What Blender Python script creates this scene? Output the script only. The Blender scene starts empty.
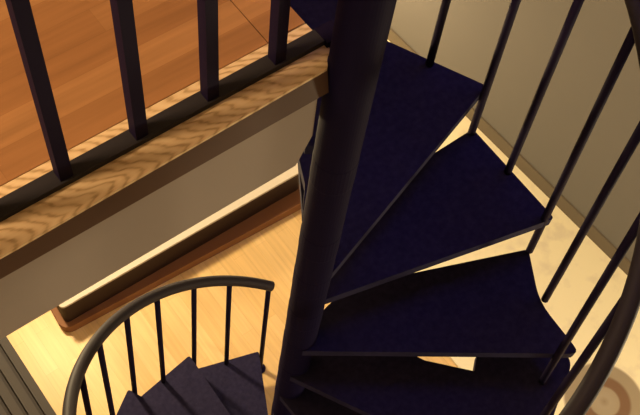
import bpy, bmesh, math, random
from mathutils import Vector, Matrix

# ------------------------------------------------------------------ camera
C = bpy.context.scene.collection
S = bpy.context.scene
R_ = math.radians
cam_d = bpy.data.cameras.new('camera')
cam = bpy.data.objects.new('camera', cam_d)
C.objects.link(cam)
S.camera = cam
FPX, PITCH, YAW, ROLL = 1012.67, R_(60.1227), R_(45.022), R_(9.2724)
fw = Vector((math.sin(YAW)*math.cos(PITCH), math.cos(YAW)*math.cos(PITCH), -math.sin(PITCH)))
rt = Vector((math.cos(YAW), -math.sin(YAW), 0))
up = rt.cross(fw)
r2 = rt*math.cos(ROLL) + up*math.sin(ROLL)
u2 = -rt*math.sin(ROLL) + up*math.cos(ROLL)
M = Matrix((r2, u2, -fw)).transposed().to_4x4()
M.translation = Vector((-0.76516, -0.76637, 1.98689))
cam.matrix_world = M
cam_d.sensor_width = 36.0
cam_d.lens = 36.0*FPX/640.0
cam_d.clip_start = 0.02

# ------------------------------------------------------------------ light and exposure
S.view_settings.view_transform = 'Standard'
S.view_settings.look = 'None'
S.view_settings.gamma = 1.0
S.view_settings.use_curve_mapping = False
S.view_settings.exposure = 0.0
w = bpy.data.worlds.new('world'); S.world = w; w.use_nodes = True
w.node_tree.nodes['Background'].inputs[0].default_value = (0.34, 0.28, 0.75, 1)
w.node_tree.nodes['Background'].inputs[1].default_value = 0.05

def lamp(name, kind, loc, power, col, size=0.1, target=None):
    d = bpy.data.lights.new(name, kind)
    d.energy = power; d.color = col
    if kind == 'AREA':
        d.shape = 'DISK'; d.size = size
    else:
        d.shadow_soft_size = size
    o = bpy.data.objects.new(name, d); C.objects.link(o); o.location = loc
    if target is not None:
        o.rotation_euler = (Vector(target)-Vector(loc)).to_track_quat('-Z', 'Y').to_euler()
    return o
WARM = (1.0, 0.76, 0.42)
lamp('lower_room_lamp', 'POINT', (-0.25, 1.95, -1.15), 200, WARM, 0.09)
lamp('hall_lamp', 'POINT', (1.6, 2.2, -2.0), 60, (1.0, 0.74, 0.42), 0.09)
lamp('fascia_fill', 'POINT', (-2.3, -2.0, -1.0), 88, (1.0, 0.76, 0.48), 0.2)  # added fill, no known source; brightens the landing fascia from below
lamp('rug_fill', 'POINT', (1.7, -1.9, -1.2), 150, (1.0, 0.78, 0.48), 0.12)  # added fill out of view, brightens the rug and right-hand floor
lamp('upper_room_lamp', 'AREA', (-3.0, 0.75, 2.85), 165, (1.0, 0.68, 0.38), 1.0, (-1.0, 0.5, 0.6))
blue_fill = lamp('stairwell_blue_fill', 'AREA', (1.05, 0.0, 3.05), 1.7, (0.08, 0.09, 1.0), 1.2, (0.62, 0.05, 0.0))  # added blue fill that tints the dark treads; the ceiling has no opening
blue_fill.data.spread = R_(38)

# ------------------------------------------------------------------ helpers
def mat(name, col, rough=0.6, spec=0.3, metal=0.0):
    m = bpy.data.materials.new(name); m.use_nodes = True
    b = m.node_tree.nodes['Principled BSDF']
    b.inputs['Base Color'].default_value = (*col, 1)
    b.inputs['Roughness'].default_value = rough
    b.inputs['Specular IOR Level'].default_value = spec
    b.inputs['Metallic'].default_value = metal
    return m
def N(m, t, **k):
    n = m.node_tree.nodes.new(t)
    for a, v in k.items(): setattr(n, a, v)
    return n
def L(m, a, b): m.node_tree.links.new(a, b)
def bsdf(m): return m.node_tree.nodes['Principled BSDF']
def ramp(m, stops):
    r = N(m, 'ShaderNodeValToRGB')
    e = r.color_ramp.elements
    while len(e) < len(stops): e.new(0.5)
    for i, (p, c) in enumerate(stops):
        e[i].position = p; e[i].color = (*c, 1)
    return r
def coords(m, scale=(1, 1, 1), rot=(0, 0, 0), loc=(0, 0, 0)):
    t = N(m, 'ShaderNodeTexCoord'); mp = N(m, 'ShaderNodeMapping')
    mp.inputs['Scale'].default_value = scale
    mp.inputs['Rotation'].default_value = rot
    mp.inputs['Location'].default_value = loc
    L(m, t.outputs['Object'], mp.inputs['Vector'])
    return mp.outputs['Vector']
def mix(m, fac, a, b, mode='MIX'):
    x = N(m, 'ShaderNodeMix', data_type='RGBA', blend_type=mode)
    for sock, v in ((x.inputs[0], fac), (x.inputs[6], a), (x.inputs[7], b)):
        if hasattr(v, 'links'): L(m, v, sock)
        elif isinstance(v, tuple): sock.default_value = (*v, 1)
        else: sock.default_value = v
    return x.outputs[2]

def obj(name, bm, m, parent=None, smooth=False):
    bmesh.ops.recalc_face_normals(bm, faces=bm.faces)
    me = bpy.data.meshes.new(name); bm.to_mesh(me); bm.free()
    me.materials.append(m)
    if smooth:
        for p in me.polygons: p.use_smooth = True
    o = bpy.data.objects.new(name, me); C.objects.link(o)
    if parent is not None: o.parent = parent
    return o
def structure(name, bm, m):
    o = obj(name, bm, m); o['kind'] = 'structure'; return o
def thing(name, label, cat, loc=(0, 0, 0), group=None):
    o = bpy.data.objects.new(name, None); C.objects.link(o); o.location = loc
    o.empty_display_size = 0.1
    o['label'] = label; o['category'] = cat
    if group: o['group'] = group
    return o
def prism(bm, pts, z0, z1):
    """extrude a plan outline between two heights"""
    lo = [bm.verts.new((x, y, z0)) for x, y in pts]
    hi = [bm.verts.new((x, y, z1)) for x, y in pts]
    n = len(pts)
    bm.faces.new(lo[::-1]); bm.faces.new(hi)
    for i in range(n):
        bm.faces.new((lo[i], lo[(i+1) % n], hi[(i+1) % n], hi[i]))
    return bm
def box(bm, x0, x1, y0, y1, z0, z1):
    return prism(bm, [(x0, y0), (x1, y0), (x1, y1), (x0, y1)], z0, z1)
def bevel(bm, off, seg=2):
    bmesh.ops.bevel(bm, geom=[e for e in bm.edges if len(e.link_faces) == 2 and e.calc_face_angle(0) > 0.6],
                    offset=off, segments=seg, affect='EDGES', profile=0.5, clamp_overlap=True)
    return bm
def round_outline(pts, rad, seg=4):
    """round the corners of a plan outline; rad per corner"""
    out = []
    n = len(pts)
    for i in range(n):
        p = Vector(pts[i]); a = Vector(pts[i-1]) - p; b = Vector(pts[(i+1) % n]) - p
        r = rad[i]
        if r <= 0: out.append(tuple(p)); continue
        a.normalize(); b.normalize()
        s = p + a*r; e = p + b*r
        for k in range(seg+1):
            t = k/seg
            q = s*(1-t)**2 + p*2*t*(1-t) + e*t*t
            out.append((q.x, q.y))
    return out
def tube(bm, path, rad, n=12, squash=1.0):
    """round bar along a path, closed ends; rad may vary per point"""
    rings = []
    path = [Vector(p) for p in path]
    for i, p in enumerate(path):
        a = path[max(i-1, 0)]; b = path[min(i+1, len(path)-1)]
        t = (b-a).normalized()
        ref = Vector((0, 0, 1)) if abs(t.z) < 0.95 else Vector((1, 0, 0))
        s = t.cross(ref).normalized(); v = s.cross(t).normalized()
        r = rad[i] if isinstance(rad, (list, tuple)) else rad
        rings.append([bm.verts.new(p + s*r*math.cos(2*math.pi*k/n) + v*r*squash*math.sin(2*math.pi*k/n)) for k in range(n)])
    for A, B in zip(rings, rings[1:]):
        for k in range(n): bm.faces.new((A[k], A[(k+1) % n], B[(k+1) % n], B[k]))
    bm.faces.new(rings[0][::-1]); bm.faces.new(rings[-1])
    return bm

# ------------------------------------------------------------------ dimensions
DTH, A0, H = 26.1872, 39.2645, 0.20347
RAD, RRAIL, RP = 0.75, 0.674, 0.0458
FLOOR = -14*H
LAND = 0.61
def ang(k): return A0 - k*DTH
def pol(r, a, z=0): return Vector((r*math.cos(R_(a)), r*math.sin(R_(a)), z))
def pole_at(z): return Vector((0.8, -0.6, 0))*0.0125*(z+1.0) + Vector((0, 0, z))
def railz(a):
    k = (A0-a)/DTH
    return -k*H + 0.872 + 0.005*max(0.0, k-4.0)

# ------------------------------------------------------------------ materials
def plank_mat(name, c1, c2, seam, row, length, rot=0, rough=0.4, grain=0.25, loc=(0, 0, 0)):
    m = mat(name, c1, rough, 0.3)
    v = coords(m, (1, 1, 1), (0, 0, rot), loc)
    b = N(m, 'ShaderNodeTexBrick'); b.offset = 0.37; b.offset_frequency = 2
    b.inputs['Color1'].default_value = (*c1, 1); b.inputs['Color2'].default_value = (*c2, 1)
    b.inputs['Mortar'].default_value = (*seam, 1)
    b.inputs['Scale'].default_value = 1; b.inputs['Mortar Size'].default_value = 0.0006
    b.inputs['Mortar Smooth'].default_value = 0.6
    b.inputs['Brick Width'].default_value = length; b.inputs['Row Height'].default_value = row
    L(m, v, b.inputs['Vector'])
    v2 = coords(m, (3, 60, 1) if rot == 0 else (60, 3, 1))
    n = N(m, 'ShaderNodeTexNoise'); n.inputs['Scale'].default_value = 1.0; n.inputs['Detail'].default_value = 4
    L(m, v2, n.inputs['Vector'])
    r = ramp(m, [(0.3, (1-grain,)*3), (0.7, (1.0, 1.0, 1.0))])
    L(m, n.outputs['Fac'], r.inputs['Fac'])
    L(m, mix(m, 1.0, b.outputs['Color'], r.outputs['Color'], 'MULTIPLY'), bsdf(m).inputs['Base Color'])
    return m
m_upper = plank_mat('orange_oak_planks', (0.47, 0.235, 0.095), (0.38, 0.175, 0.068), (0.33, 0.155, 0.06), 0.057, 0.75, loc=(0.3, 0.01, 0))
m_lower = plank_mat('pale_oak_planks', (0.80, 0.56, 0.26), (0.72, 0.48, 0.20), (0.52, 0.32, 0.12), 0.07, 0.6, rot=R_(90), grain=0.15)

m_nosing = mat('grained_oak', (0.55, 0.36, 0.17), 0.45, 0.3)
tc = N(m_nosing, 'ShaderNodeTexCoord'); sx = N(m_nosing, 'ShaderNodeSeparateXYZ'); L(m_nosing, tc.outputs['Object'], sx.inputs[0])
def mth(m, op, a, b=None):
    n = N(m, 'ShaderNodeMath', operation=op)
    for i, q in enumerate((a, b)):
        if q is None: continue
        if hasattr(q, 'links'): L(m, q, n.inputs[i])
        else: n.inputs[i].default_value = q
    return n.outputs[0]
nlo = N(m_nosing, 'ShaderNodeTexNoise'); nlo.inputs['Scale'].default_value = 1; nlo.inputs['Detail'].default_value = 2
L(m_nosing, coords(m_nosing, (7, 40, 20)), nlo.inputs['Vector'])
yy = mth(m_nosing, 'ABSOLUTE', mth(m_nosing, 'SUBTRACT', sx.outputs['Y'], 0.004))
ph = mth(m_nosing, 'ADD', mth(m_nosing, 'MULTIPLY', sx.outputs['X'], 230), mth(m_nosing, 'MULTIPLY', yy, 330))
ph = mth(m_nosing, 'ADD', ph, mth(m_nosing, 'MULTIPLY', nlo.outputs['Fac'], 16))
wvv = mth(m_nosing, 'MULTIPLY_ADD', mth(m_nosing, 'SINE', ph), 0.5)
wvv.node.inputs[2].default_value = 0.5
nhi = N(m_nosing, 'ShaderNodeTexNoise'); nhi.inputs['Scale'].default_value = 1; nhi.inputs['Detail'].default_value = 4
L(m_nosing, coords(m_nosing, (14, 220, 40)), nhi.inputs['Vector'])
fc = mth(m_nosing, 'ADD', mth(m_nosing, 'MULTIPLY', wvv, 0.55), mth(m_nosing, 'MULTIPLY', nhi.outputs['Fac'], 0.5))
rp = ramp(m_nosing, [(0.15, (0.45, 0.28, 0.13)), (0.42, (0.76, 0.54, 0.30)), (0.9, (0.86, 0.65, 0.39))])
L(m_nosing, fc, rp.inputs['Fac'])
L(m_nosing, rp.outputs['Color'], bsdf(m_nosing).inputs['Base Color'])

m_seam = mat('dark_seam', (0.08, 0.03, 0.012), 0.8, 0.1)
m_fascia = mat('beige_paint', (0.33, 0.285, 0.25), 0.8, 0.1)
m_wall = mat('tan_wall_paint', (0.155, 0.147, 0.138), 0.85, 0.1)
nz = N(m_wall, 'ShaderNodeTexNoise'); nz.inputs['Scale'].default_value = 90
bp = N(m_wall, 'ShaderNodeBump'); bp.inputs['Strength'].default_value = 0.05
L(m_wall, nz.outputs['Fac'], bp.inputs['Height']); L(m_wall, bp.outputs['Normal'], bsdf(m_wall).inputs['Normal'])
m_white = mat('white_paint', (0.75, 0.70, 0.60), 0.7, 0.2)
m_ceil = mat('ceiling_paint', (0.62, 0.56, 0.46), 0.85, 0.1)
m_tread = mat('dark_tread_coating', (0.030, 0.026, 0.040), 0.75, 0.12)
nz = N(m_tread, 'ShaderNodeTexNoise'); nz.inputs['Scale'].default_value = 60; nz.inputs['Detail'].default_value = 5
rp = ramp(m_tread, [(0.3, (0.0125, 0.0105, 0.036)), (0.75, (0.023, 0.0195, 0.055))])
L(m_tread, coords(m_tread), nz.inputs['Vector']); L(m_tread, nz.outputs['Fac'], rp.inputs['Fac'])
L(m_tread, rp.outputs['Color'], bsdf(m_tread).inputs['Base Color'])
m_iron = mat('black_painted_iron', (0.010, 0.0065, 0.024), 0.65, 0.06)
m_pole = mat('black_pole_paint', (0.008, 0.0055, 0.026), 0.7, 0.04)
m_rail = mat('worn_black_handrail', (0.026, 0.021, 0.026), 0.6, 0.15)

# ------------------------------------------------------------------ setting
structure('floor', box(bmesh.new(), -4.5, 4.2, -3.2, 4.6, FLOOR-0.12, FLOOR), m_lower)

# landing: plank floor slab with a grained nosing along its edge and a header board at the stair opening
bm = bmesh.new()
prism(bm, [(-4.4, 0.103), (-0.085, 0.103), (-0.085, 4.5), (-4.4, 4.5)], 0.40, LAND)
structure('floor_upper', bm, m_upper)
bm = bmesh.new()
prism(bm, [(-0.083, 0.105), (-0.004, 0.105), (-0.004, 4.5), (-0.083, 4.5)], 0.40, LAND)
structure('trim_3', bm, m_upper)
notch = [(0.016+0.0475*math.cos(R_(t)), -0.012+0.0475*math.sin(R_(t))) for t in (112, 125, 140, 155, 170, 180)]
bm = bmesh.new()
prism(bm, [(-4.4, 0.1015), (-4.4, -0.012), (-0.62, -0.006), (-0.0318, 0.003)] + notch[::-1][2:] + [(-0.004, 0.1015)], LAND-0.006, LAND)
structure('trim_1', bm, m_nosing)
m_mould = mat('shade_dark_oak', (0.09, 0.046, 0.027), 0.55, 0.25)  # shade on the nosing's front face, put into this strip's colour
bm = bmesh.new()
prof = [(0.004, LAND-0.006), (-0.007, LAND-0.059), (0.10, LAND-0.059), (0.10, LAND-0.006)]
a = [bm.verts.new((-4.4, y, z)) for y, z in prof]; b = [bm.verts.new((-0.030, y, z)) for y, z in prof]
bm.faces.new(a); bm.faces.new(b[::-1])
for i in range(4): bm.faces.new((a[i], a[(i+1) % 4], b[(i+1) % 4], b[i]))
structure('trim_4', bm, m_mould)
# painted fascia under the nosing
bm = bmesh.new()
vs = [(-4.4, LAND-0.059), (-0.052, LAND-0.059), (-0.052, 0.43), (-0.085, 0.354), (-0.70, 0.357), (-4.4, 0.364)]
a = [bm.verts.new((x, -0.004, z)) for x, z in vs]; b = [bm.verts.new((x, 0.10, z)) for x, z in vs]
bm.faces.new(a); bm.faces.new(b[::-1])
for i in range(len(vs)): bm.faces.new((a[i], a[(i+1) % 6], b[(i+1) % 6], b[i]))
structure('trim_2', bm, m_fascia)
structure('ceiling_lower', box(bmesh.new(), -4.4, -0.004, 0.101, 4.5, 0.376, 0.399), m_ceil)

# right wall and its baseboard
wd = Vector((0.040, -0.999, 0)).normalized(); wn = Vector((wd.y, -wd.x, 0))*-1
wp = Vector((2.318, 0.44, 0))
p0 = wp - wd*4.05; p1 = wp + wd*3.8
th = Vector((0.999, 0.040, 0))*0.12; bt = -th*0.1
structure('wall_right', prism(bmesh.new(), [tuple(p.xy) for p in (p0, p1, p1+th, p0+th)], FLOOR, 3.1), m_wall)
m_base = mat('brown_tan_trim_paint', (0.14, 0.115, 0.085), 0.7, 0.2)
structure('baseboard_right', prism(bmesh.new(), [tuple(p.xy) for p in (p0, p1, p1+bt, p0+bt)], FLOOR, FLOOR+0.11), m_base)
structure('wall_back', box(bmesh.new(), -4.5, 2.15, 4.5, 4.62, FLOOR, 3.1), m_wall)
structure('wall_front', box(bmesh.new(), -4.5, 2.5, -3.32, -3.2, FLOOR, 3.1), m_wall)
structure('wall_left', box(bmesh.new(), -4.52, -4.4, -3.2, 4.5, FLOOR, 3.1), m_wall)
structure('ceiling', box(bmesh.new(), -4.5, 4.2, -3.2, 4.6, 3.1, 3.2), m_ceil)

# ------------------------------------------------------------------ spiral staircase
stair = thing('spiral_staircase', 'black metal spiral staircase winding down around a round center pole', 'staircase', (0, 0, FLOOR))
def put(name, bm, m, parent=None, smooth=False):
    o = obj(name, bm, m, parent or stair, smooth)
    if parent is None: o.matrix_parent_inverse = Matrix.Translation((0, 0, -FLOOR))
    return o
put('center_pole', tube(bmesh.new(), [pole_at(FLOOR), pole_at(1.62), pole_at(1.635)], [RP, RP, 0.03], 48), m_pole, smooth=False)
for k in list(range(-1, 14)):
    z = -k*H if k >= 0 else 0.305
    af, ar = ang(k), ang(k-1) - 0.45
    if k == -1: ar = 89.0
    rf = 0.79 if k == 3 else RAD
    pts = [pol(0.05, af - (10 if k == 2 else 75)), pol(rf, af - (1.6 if k == 2 else 0)), pol(0.735 if k == 3 else RAD, ar), pol(0.085 if k == 3 else 0.125, ar+80) + pol(0.17, ar), pol(0.05, ar+25)]
    if k <= 0: pts[3] = pol(0.12, ar)
    if k == 1: pts[3] = pol(0.115, ar+80) + pol(0.30, ar)
    rad = [0, 0.014, 0.012, 0, 0]
    if k == 3: rad[1] = 0.03; pts.insert(2, pol(0.700, af+12.5)); rad.insert(2, 0.05)
    if k == 4:      # the rear outer corner of this tread is widened under the tread above
        pts = pts[:2] + [pol(0.83, -36.2), pol(0.825, -33.6), pol(0.70, -33.6), pol(0.546, -33.4), pol(0.533, -38.6), pol(0.385, -34.8), pts[3], pts[4]]
        rad = rad[:2] + [0.02, 0.02, 0, 0, 0, 0, 0, 0]
    pts = round_outline([tuple(p.xy) for p in pts], rad)
    bm = prism(bmesh.new(), pts, z-0.032, z)
    bevel(bm, 0.004, 2)
    t = put('tread', bm, m_tread)
    bm = tube(bmesh.new(), [pole_at(z+q) for q in (-0.075, -0.07, 0.008, 0.012)], [RP+0.0002, RP+0.0008, RP+0.0008, RP+0.0002], 32)
    h = obj('hub_collar', bm, m_pole, t)

# balusters: one at each tread front corner standing on the next tread, one at each tread middle
def baluster(a, r, zb, foot=True):
    b = pol(r, a, zb); t = pol(RRAIL, a, railz(a)-0.008)
    bm = tube(bmesh.new(), [b, b.lerp(t, 0.5), t], 0.0112, 10)
    o = put('baluster', bm, m_iron, smooth=True)
    return o
for k in range(0, 14):
    a = ang(k) - 0.85
    zb = -(k+1)*H
    baluster(a, 0.736, zb)
    if k < 13:
        am = (ang(k+1) + ang(k) - 0.45)/2
        baluster(am, 0.718, -(k+1)*H)
b = pol(0.736, ang(13)-0.85, FLOOR)
put('floor_flange', tube(bmesh.new(), [b, b+Vector((0, 0, 0.008)), b+Vector((0, 0, 0.012))], [0.028, 0.028, 0.018], 20), m_iron)
path = []
a = ang(13) - 2.2
while a < ang(0)+2:
    path.append(pol(RRAIL, a, railz(a))); a += 3
rads = [0.0215]*len(path); rads[0] = 0.012; rads[-1] = 0.012
path.insert(1, path[0].lerp(path[1], 0.12)); rads.insert(1, 0.0215)
put('handrail', tube(bmesh.new(), path, rads, 16), m_rail, smooth=True)

# ------------------------------------------------------------------ landing railing
lr = thing('landing_railing', 'black iron railing with square bars along the edge of the upper wood floor', 'railing', (-0.8, 0.06, LAND))
def lput(name, bm, m):
    o = obj(name, bm, m, lr); o.matrix_parent_inverse = Matrix.Translation((0.8, -0.06, -LAND)); return o
lput('bottom_rail', bevel(box(bmesh.new(), -4.38, -0.006, 0.046, 0.076, LAND, LAND+0.012), 0.002), mat('slate_painted_iron', (0.030, 0.027, 0.032), 0.6, 0.15))
lput('pole_bracket', bevel(box(bmesh.new(), -0.006, 0.03, 0.038, 0.076, LAND-0.005, LAND+0.014), 0.003), m_iron)
lput('top_rail', bevel(box(bmesh.new(), -4.38, -0.048, 0.040, 0.082, LAND+0.90, LAND+0.92), 0.004), m_iron)
x = -0.0967
while x > -4.35:
    lput('baluster', box(bmesh.new(), x-0.011, x+0.011, 0.050, 0.072, LAND+0.012, LAND+0.90), m_iron)
    x -= 0.1355

# ------------------------------------------------------------------ lower room furniture
bn = thing('low_bench', 'low bench with cream top and front coloured as dark brown shadow on the pale oak floor', 'bench', (0.5, 1.6, FLOOR))
def bput(name, bm, m, parent=bn, off=(0.5, 1.6)):
    o = obj(name, bm, m, parent); o.matrix_parent_inverse = Matrix.Translation((-off[0], -off[1], -FLOOR)); return o
m_shadow = mat('shadow_dark_brown', (0.020, 0.008, 0.006), 0.6, 0.2)  # dark core of the shadow below the bench top, painted as colour
m_penumbra = mat('penumbra_reddish_brown', (0.20, 0.085, 0.035), 0.6, 0.2)  # soft reddish edge of the floor shadow, painted as colour
m_cream = mat('cream_top', (0.50, 0.45, 0.38), 0.8, 0.1)
def bl(x0, y0s, x1, y1s, depth): return [(x0, y0s), (x1, y1s), (x1+0.04, y1s+depth), (x0+0.04, y0s+depth)]
o = bput('penumbra_lip', prism(bmesh.new(), round_outline(bl(-0.31, 1.330, 1.165, 1.245, 0.52), [0.06, 0.02, 0.02, 0.05], 6), FLOOR, FLOOR+0.065), m_penumbra)  # rounded lip shaped and coloured as the shadow's soft edge
o = bput('base', prism(bmesh.new(), round_outline(bl(-0.28, 1.356, 1.16, 1.330, 0.46), [0.03]*4), FLOOR+0.065, FLOOR+0.235), m_shadow)
o = bput('cushion_top', bevel(prism(bmesh.new(), round_outline(bl(-0.28, 1.355, 1.16, 1.329, 0.46), [0.03]*4), FLOOR+0.235, FLOOR+0.25), 0.005), m_cream)
o['label'] = 'cream bench top'

sb = thing('slatted_bench', 'dark grey slatted low bench at the left side of the lower floor', 'bench', (-0.8, 1.3, FLOOR))
m_grey = mat('grey_slat_wood', (0.050, 0.043, 0.041), 0.6, 0.2)
m_dgrey = mat('dark_grey_frame', (0.030, 0.024, 0.024), 0.6, 0.2)
bput('frame', box(bmesh.new(), -1.05, -0.565, 0.55, 2.2, FLOOR, FLOOR+0.10), m_dgrey, sb, (-0.8, 1.3))
x = -0.552
for i in range(8):
    bput('slat', bevel(box(bmesh.new(), x-0.042, x, 0.53, 2.22, FLOOR+0.10, FLOOR+0.122), 0.004), m_grey, sb, (-0.8, 1.3))
    x -= 0.062

# patterned rug on the right
m_rug = mat('cream_patterned_wool', (0.8, 0.7, 0.5), 0.95, 0.05)
v = coords(m_rug, (1, 1, 1))
n1 = N(m_rug, 'ShaderNodeTexNoise'); n1.inputs['Scale'].default_value = 9; n1.inputs['Detail'].default_value = 3
L(m_rug, v, n1.inputs['Vector'])
rp1 = ramp(m_rug, [(0.52, (0.88, 0.80, 0.56)), (0.68, (0.76, 0.68, 0.50))])
L(m_rug, n1.outputs['Fac'], rp1.inputs['Fac'])
ds = N(m_rug, 'ShaderNodeVectorMath', operation='DISTANCE'); ds.inputs[1].default_value = (0.09, -0.23, 0.012)
L(m_rug, v, ds.inputs[0])
rp2 = ramp(m_rug, [(0.0, (0.28, 0.22, 0.15)), (0.03, (0.36, 0.30, 0.22)), (0.075, (0.34, 0.28, 0.20)), (0.085, (0.20, 0.12, 0.075)), (0.13, (0.20, 0.12, 0.075)),
                   (0.145, (0.33, 0.27, 0.19)), (0.20, (0.33, 0.27, 0.19)), (0.215, (0.88, 0.78, 0.56))])
L(m_rug, ds.outputs['Value'], rp2.inputs['Fac'])
gt = N(m_rug, 'ShaderNodeMath', operation='GREATER_THAN'); gt.inputs[1].default_value = 0.215
L(m_rug, ds.outputs['Value'], gt.inputs[0])
L(m_rug, mix(m_rug, gt.outputs[0], rp2.outputs['Color'], rp1.outputs['Color']), bsdf(m_rug).inputs['Base Color'])
bm = prism(bmesh.new(), round_outline([(-0.40, -1.3), (0.764, -1.3), (0.62, 2.4), (-0.40, 2.4)], [0.03]*4), 0, 0.012)
rug = obj('area_rug', bm, m_rug); rug.location = (1.62, -0.30, FLOOR)
rug['label'] = 'cream patterned area rug on the lower floor beside the tan wall'; rug['category'] = 'rug'
